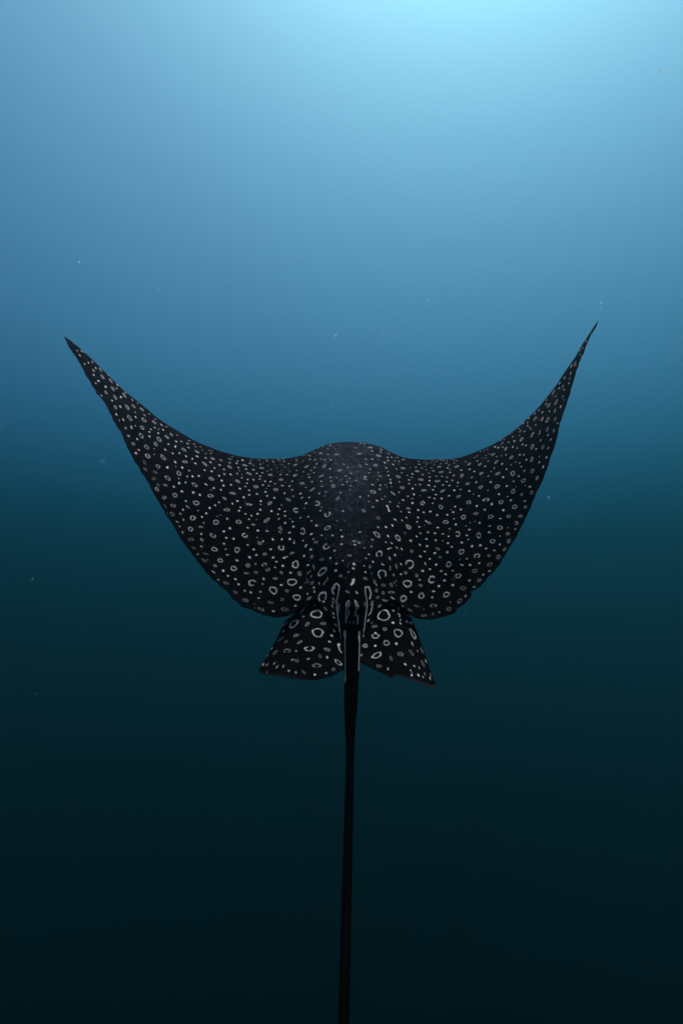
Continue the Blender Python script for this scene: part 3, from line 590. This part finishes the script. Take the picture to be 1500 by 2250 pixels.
# nose / leading edge: a rounded turn from the back to the belly
tn = np.linspace(0, 1, NN + 2)[1:-1][:, None, None]
A0, B0 = DP[0][None], BP[-1][None]
view = DP[0] - camp
view /= np.linalg.norm(view, axis=1)[:, None]
Ln = np.interp(aw[0], [0, .05, .09, .13, .3, .7, 1], [.34, .31, .16, .07, .04, .015, 0])[:, None] * SCALE
C1, C2 = A0 + view[None] * Ln * 1.1, B0 + view[None] * Ln * 1.2
s_ = 1 - tn
NP = B0 * s_ ** 3 + 3 * C2 * s_ ** 2 * tn + 3 * C1 * s_ * tn ** 2 + A0 * tn ** 3
BODY = np.concatenate([DP, BP, NP], 0)
mk = sample(pat, IMG[..., 0], IMG[..., 1])
sk_ = sample(scr, IMG[..., 0], IMG[..., 1])
zB = np.zeros((NB, NC))
zN = np.zeros((NN, NC))
# belly white, with a dark rim towards the wing edges
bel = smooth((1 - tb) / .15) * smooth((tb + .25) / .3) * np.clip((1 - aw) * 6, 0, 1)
paler = np.exp(-((IMG[..., 0] - 768) / 82) ** 2) * smooth((1300 - IMG[..., 1]) / 330) * 1.0  # paler tone down the middle of the back, fading rearward
paler += .30 * smooth((1140 - IMG[..., 1]) / 260)  # weaker paler tone towards the upper outline
ray = link(bpy.data.objects.new('eagle_ray', None),
           label='large black spotted eagle ray seen from behind, wings raised, swimming in open water', category='eagle ray')
pc = world(770, 1200, 2.55)
ray.location = pc
bpy.context.view_layer.update()


def loc(P):
    return P - pc


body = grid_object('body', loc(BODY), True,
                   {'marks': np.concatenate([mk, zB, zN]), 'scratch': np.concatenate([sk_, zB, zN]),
                    'back_pale': np.concatenate([np.clip(paler, 0, 1), zB, zN]),
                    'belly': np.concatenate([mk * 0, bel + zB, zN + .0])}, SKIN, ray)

# ------------------------------------------------------------------ pelvic fins
ZR = 2.33


def fin(side, outer, inner, bottom, curl):
    nr, nc = 230, 300
    o_, i_, b_ = P2(outer), P2(inner), P2(bottom)
    if side < 0:
        pass
    vv = np.linspace(0, 1, nr)
    uu = np.linspace(0, 1, nc)
    O = at_len(o_, vv * arclen(o_)[-1])
    I_ = at_len(i_, vv * arclen(i_)[-1])
    Bt = at_len(b_, uu * arclen(b_)[-1])
    T0 = O[0][None] * (1 - uu)[:, None] + I_[0][None] * uu[:, None]
    U, Vv = uu[None, :, None], vv[:, None, None]
    img = (O[:, None] * (1 - U) + I_[:, None] * U + T0[None] * (1 - Vv) + Bt[None] * Vv
           - (O[0] * (1 - U) * (1 - Vv) + I_[0] * U * (1 - Vv) + O[-1] * (1 - U) * Vv + I_[-1] * U * Vv))
    # frayed hind edge, more so near the outer corner
    fr = np.convolve(rng.normal(0, 1, nc + 2), np.ones(3) / 3, 'valid') * np.interp(uu, [0, .35, .6, 1], [2.6, 2.0, .6, .3])
    img[..., 1] += (vv[:, None] ** 6) * fr[None]
    yy_ = img[..., 1]
    z = 2.332 + np.where(yy_ < 1350, (1350 - yy_) * .0015, (1350 - yy_) * .00160) - .022 + .055 * smooth((1352 - yy_) / 42) + curl * (1 - uu[None]) ** 2 * vv[:, None] + .012 * np.sin(uu[None] * 9 + vv[:, None] * 2) * vv[:, None]
    up = world(img[..., 0], img[..., 1], z)
    th = .012 * (1 - vv[:, None]) + .0018
    lo = world(img[..., 0], img[..., 1], z + th)[::-1]
    P = np.concatenate([up, lo], 0)
    mk_ = sample(pat, img[..., 0], img[..., 1])
    rag = .28 * smooth((vv[:, None] - .968) / .03) * np.clip(.25 + .5 * rng.random((1, nc)), 0, 1) * np.interp(uu, [0, .18, .5, .6], [.42, .3, .12, 0])[None] * (1 if side > 0 else .45)
    mk_ = np.maximum(mk_, rag)
    z0 = np.zeros_like(mk_)
    return grid_object('pelvic_fin', loc(P), True, {'marks': np.concatenate([mk_, z0]), 'belly': np.concatenate([z0, z0 + .9 * smooth(U[..., 0] * 6)]),
                                                  'scratch': np.concatenate([z0, z0]), 'back_pale': np.concatenate([z0, z0])}, SKIN, ray)


fin(-1, "664 1232 660 1300 655 1325 645 1348 625 1365 605 1409 587 1441 571 1466 569 1476", "766 1232 762 1360 757 1420 757 1471",
    "569 1476 575 1481 599 1484 628 1488 663 1494 690 1495.5 697 1493 704 1492 728 1486 745 1477 757 1471", .10)
fin(1, "892 1232 894 1300 894 1325 896 1345 904 1359 918 1394 933 1435 948 1482 957 1502 958 1510", "774 1232 780 1360 787 1420 789 1455",
    "958 1510 951 1512 930 1505 910 1498 886 1490 872 1485.5 865 1486 860 1491 845 1483 813 1467 789 1455", .10)

# ------------------------------------------------------------------ tail
TL = np.array([  # y, x left, x right, distance
    [1335, 752, 795, 2.16], [1365, 754, 793, 2.145], [1388, 755, 791.5, 2.13], [1400, 755.6, 790.8, 2.12], [1440, 756.5, 790, 2.08], [1480, 757, 789, 2.04], [1505, 755.6, 786.4, 2.015],
    [1550, 755.6, 785, 1.97], [1600, 758, 780.3, 1.91], [1635, 759.7, 778.6, 1.87], [1641, 760.4, 778.0, 1.863], [1648, 759.2, 778.6, 1.855], [1658, 760, 778, 1.84], [1700, 759, 777, 1.79], [1740, 757.7, 776.5, 1.74],
    [1870, 754, 774, 1.58], [2000, 749.4, 772, 1.42], [2100, 746.7, 770, 1.30], [2250, 742.3, 766.6, 1.12], [2330, 739.5, 764, 1.03]])
ys = np.linspace(1335, 2330, 640)
xl = np.interp(ys, TL[:, 0], TL[:, 1])
xr = np.interp(ys, TL[:, 0], TL[:, 2])
zz = np.interp(ys, TL[:, 0], TL[:, 3])
ke = np.hanning(13)
ke /= ke.sum()
zz = np.convolve(np.pad(zz, 6, mode='reflect', reflect_type='odd'), ke, 'valid')
xl = np.convolve(np.pad(xl, 3, mode='edge'), np.ones(7) / 7, 'valid') + np.convolve(rng.normal(0, .5, len(ys) + 4), np.ones(5) / 5, 'valid')
xr = np.convolve(np.pad(xr, 3, mode='edge'), np.ones(7) / 7, 'valid') + np.convolve(rng.normal(0, .5, len(ys) + 4), np.ones(5) / 5, 'valid')
ctr = world((xl + xr) / 2, ys, zz)
rad = (xr - xl) / 2 / FPX * zz * SCALE
tan = np.gradient(ctr, axis=0)
tan /= np.linalg.norm(tan, axis=1)[:, None]
sx = np.array([1., 0, 0])[None] - tan * tan[:, :1]
sx /= np.linalg.norm(sx, axis=1)[:, None]
nn = np.cross(sx, tan)
nn *= np.sign(((camp - ctr) * nn).sum(1))[:, None]
# whip of the tail runs on under and past the camera, tapering
extra = [ctr[-1]]
etan = tan[-1].copy()
for q in range(60):
    etan = etan + np.array([.004, -.012, .010])
    etan /= np.linalg.norm(etan)
    extra.append(extra[-1] + etan * .025)
extra = np.array(extra[1:])
ctr = np.concatenate([ctr, extra])
rad = np.concatenate([rad, rad[-1] * np.linspace(1, .12, 60)])
tan = np.gradient(ctr, axis=0)
tan /= np.linalg.norm(tan, axis=1)[:, None]
sx = np.array([1., 0, 0])[None] - tan * tan[:, :1]
sx /= np.linalg.norm(sx, axis=1)[:, None]
nn = np.cross(sx, tan)
nn *= np.where(((camp - ctr) * nn).sum(1)[:60].mean() > 0, 1, -1)
NA = 72
an = np.linspace(0, 2 * math.pi, NA)
flat = np.ones(len(ctr))
flat[:200] = np.linspace(.62, 1, 200)
TP = ctr[:, None] + rad[:, None, None] * (np.cos(an)[None, :, None] * sx[:, None] + (np.sin(an)[None, :] * flat[:, None])[..., None] * nn[:, None])
ysx = np.concatenate([ys, np.full(60, 2330.)])
ixc = np.concatenate([(xl + xr) / 2, np.full(60, 751.)])
irad = np.concatenate([(xr - xl) / 2, np.full(60, 12.)])
ipx = ixc[:, None] + irad[:, None] * np.cos(an)[None]
ipy = np.repeat(ysx[:, None], NA, 1)
mt = sample(pat, ipx, ipy) * (np.sin(an)[None] > -.25) * (ipy < 1560) * (ipy > 1300)
pale = (rng.random(len(ctr)) < .012)[:, None] * (np.abs(np.cos(an))[None] > .93) * (ipy > 1560) * (ipy < 1720) * .6
mt = np.maximum(mt, pale)
z0 = np.zeros_like(mt)
grid_object('tail', loc(TP), False, {'marks': mt, 'belly': z0, 'scratch': z0, 'back_pale': z0}, TAIL_SKIN, ray)
# small dorsal fin fold at the root of the tail
fp = []
for yy in np.linspace(1318, 1392, 30):
    q = (yy - 1318) / 74
    w_ = 3.2 * math.sin(math.pi * min(1, q * 1.02 + .02)) + .4
    h = .030 * math.sin(math.pi * q) ** .8
    zc = 2.20 - .10 * q
    row = [world(771 - w_, yy, zc + .03), world(771 - w_ * .4, yy, zc - h * .8), world(771, yy, zc - h), world(771 + w_ * .4, yy, zc - h * .8), world(771 + w_, yy, zc + .03)]
    fp.append(row)
fp = np.array(fp)
z0 = np.zeros(fp.shape[:2])
grid_object('dorsal_fin', loc(fp), False, {'marks': z0, 'belly': z0, 'scratch': z0, 'back_pale': z0}, SKIN, ray)

# ------------------------------------------------------------------ specks of plankton drifting in the water
pm = bpy.data.materials.new('plankton_flesh')
pm.use_nodes = True
b = pm.node_tree.nodes['Principled BSDF']
b.inputs['Base Color'].default_value = (.82, .84, .80, 1)
b.inputs['Roughness'].default_value = .5
nz = pm.node_tree.nodes.new('ShaderNodeTexNoise')
nz.inputs['Scale'].default_value = 900
rp = pm.node_tree.nodes.new('ShaderNodeValToRGB')
rp.color_ramp.elements[0].color = (.62, .66, .62, 1)
rp.color_ramp.elements[1].color = (.9, .9, .86, 1)
pm.node_tree.links.new(nz.outputs[0], rp.inputs[0])
pm.node_tree.links.new(rp.outputs[0], b.inputs['Base Color'])

ptn = pm.node_tree
tl = ptn.nodes.new('ShaderNodeBsdfTranslucent')
ptn.links.new(rp.outputs[0], tl.inputs['Color'])
mx = ptn.nodes.new('ShaderNodeMixShader')
mx.inputs[0].default_value = .65
tp = ptn.nodes.new('ShaderNodeBsdfTransparent')
mx2 = ptn.nodes.new('ShaderNodeMixShader')
mx2.inputs[0].default_value = .7
ptn.links.new(b.outputs[0], mx.inputs[1])
ptn.links.new(tl.outputs[0], mx.inputs[2])
ptn.links.new(mx.outputs[0], mx2.inputs[1])
ptn.links.new(tp.outputs[0], mx2.inputs[2])
ptn.links.new(mx2.outputs[0], [n_ for n_ in ptn.nodes if n_.type == 'OUTPUT_MATERIAL'][0].inputs['Surface'])

import bmesh


def speck_geo(c, r):
    bm = bmesh.new()
    bmesh.ops.create_icosphere(bm, subdivisions=2, radius=1)
    sq = rng.uniform(.6, 1.15, 3)
    ph = rng.uniform(0, 6, 3)
    vs_ = []
    for v in bm.verts:
        f_ = 1 + .22 * math.sin(v.co.x * 3 + ph[0]) + .2 * math.sin(v.co.y * 4 + ph[1])
        vs_.append(tuple(np.array(v.co) * sq * r * f_ + c))
    fs = [tuple(v.index for v in f_.verts) for f_ in bm.faces]
    bm.free()
    return vs_, fs


BIG = [(1452, 155, 4.6, 1.5, 'blurred round pale plankton speck high at the right edge of the water'),
       (1412.5, 322, 3.6, 1.4, 'bright pale plankton speck, second highest near the right edge of the water'),
       (736.5, 737, 2.6, 1.7, 'small bright plankton speck in the water straight above the ray')]
for x, y, r, z, lab in BIG:
    c = world(x, y, z)
    vs_, fs = speck_geo(np.zeros(3), r / FPX * z * SCALE)
    o = mesh_object('plankton_speck', vs_, fs, pm, label=lab, category='plankton', group='larger plankton specks above the ray')
    o.location = c
VV, FF = [], []
SM = [(906, 424, 2.2), (731, 892, 2), (1060, 571, 1.8), (1401, 605, 1.9), (940, 660, 2.2), (868, 683, 1.6), (790, 778, 1.7), (175, 576, 2.4), (160, 851, 1.8),
      (1320, 665, 1.9), (1318, 677, 1.6), (72, 1272, 1.7), (350, 635, 1.8), (1258, 540, 1.5), (842, 732, 1.6), (722, 746, 1.3), (705, 767, 1.2), (1150, 176, 1.5), (996, 510, 1.4),
      (1242, 492, 1.6), (1022, 665, 1.6), (1180, 706, 1.5), (926, 720, 1.5), (1269, 760, 1.8), (598, 988, 1.6), (1204, 1093, 1.7), (1226, 1280, 1.3), (455, 1230, 1.2), (875, 682, 1.3), (1440, 255, 2.2), (1405, 385, 1.8)]
for _ in range(45):
    SM.append((rng.uniform(0, 1500), rng.uniform(100, 1700) ** 1.0, rng.uniform(.6, 1.1)))
NEAR = [(rng.uniform(0, 1500), rng.uniform(0, 1400), rng.uniform(1.0, 1.9)) for _ in range(16)]
for i_, (x, y, r) in enumerate(SM + NEAR):
    z = rng.uniform(1.3, 2.1) if y > 700 else rng.uniform(1.3, 3)
    if i_ >= len(SM):
        z = rng.uniform(.7, 1.3)
    vs_, fs = speck_geo(world(x, y, z), r * 1.05 / FPX * z * SCALE)
    k0 = len(VV)
    VV += vs_
    FF += [tuple(i + k0 for i in f_) for f_ in fs]
mesh_object('marine_snow', VV, FF, pm, kind='stuff', label='fine pale specks of marine snow suspended through the blue water')
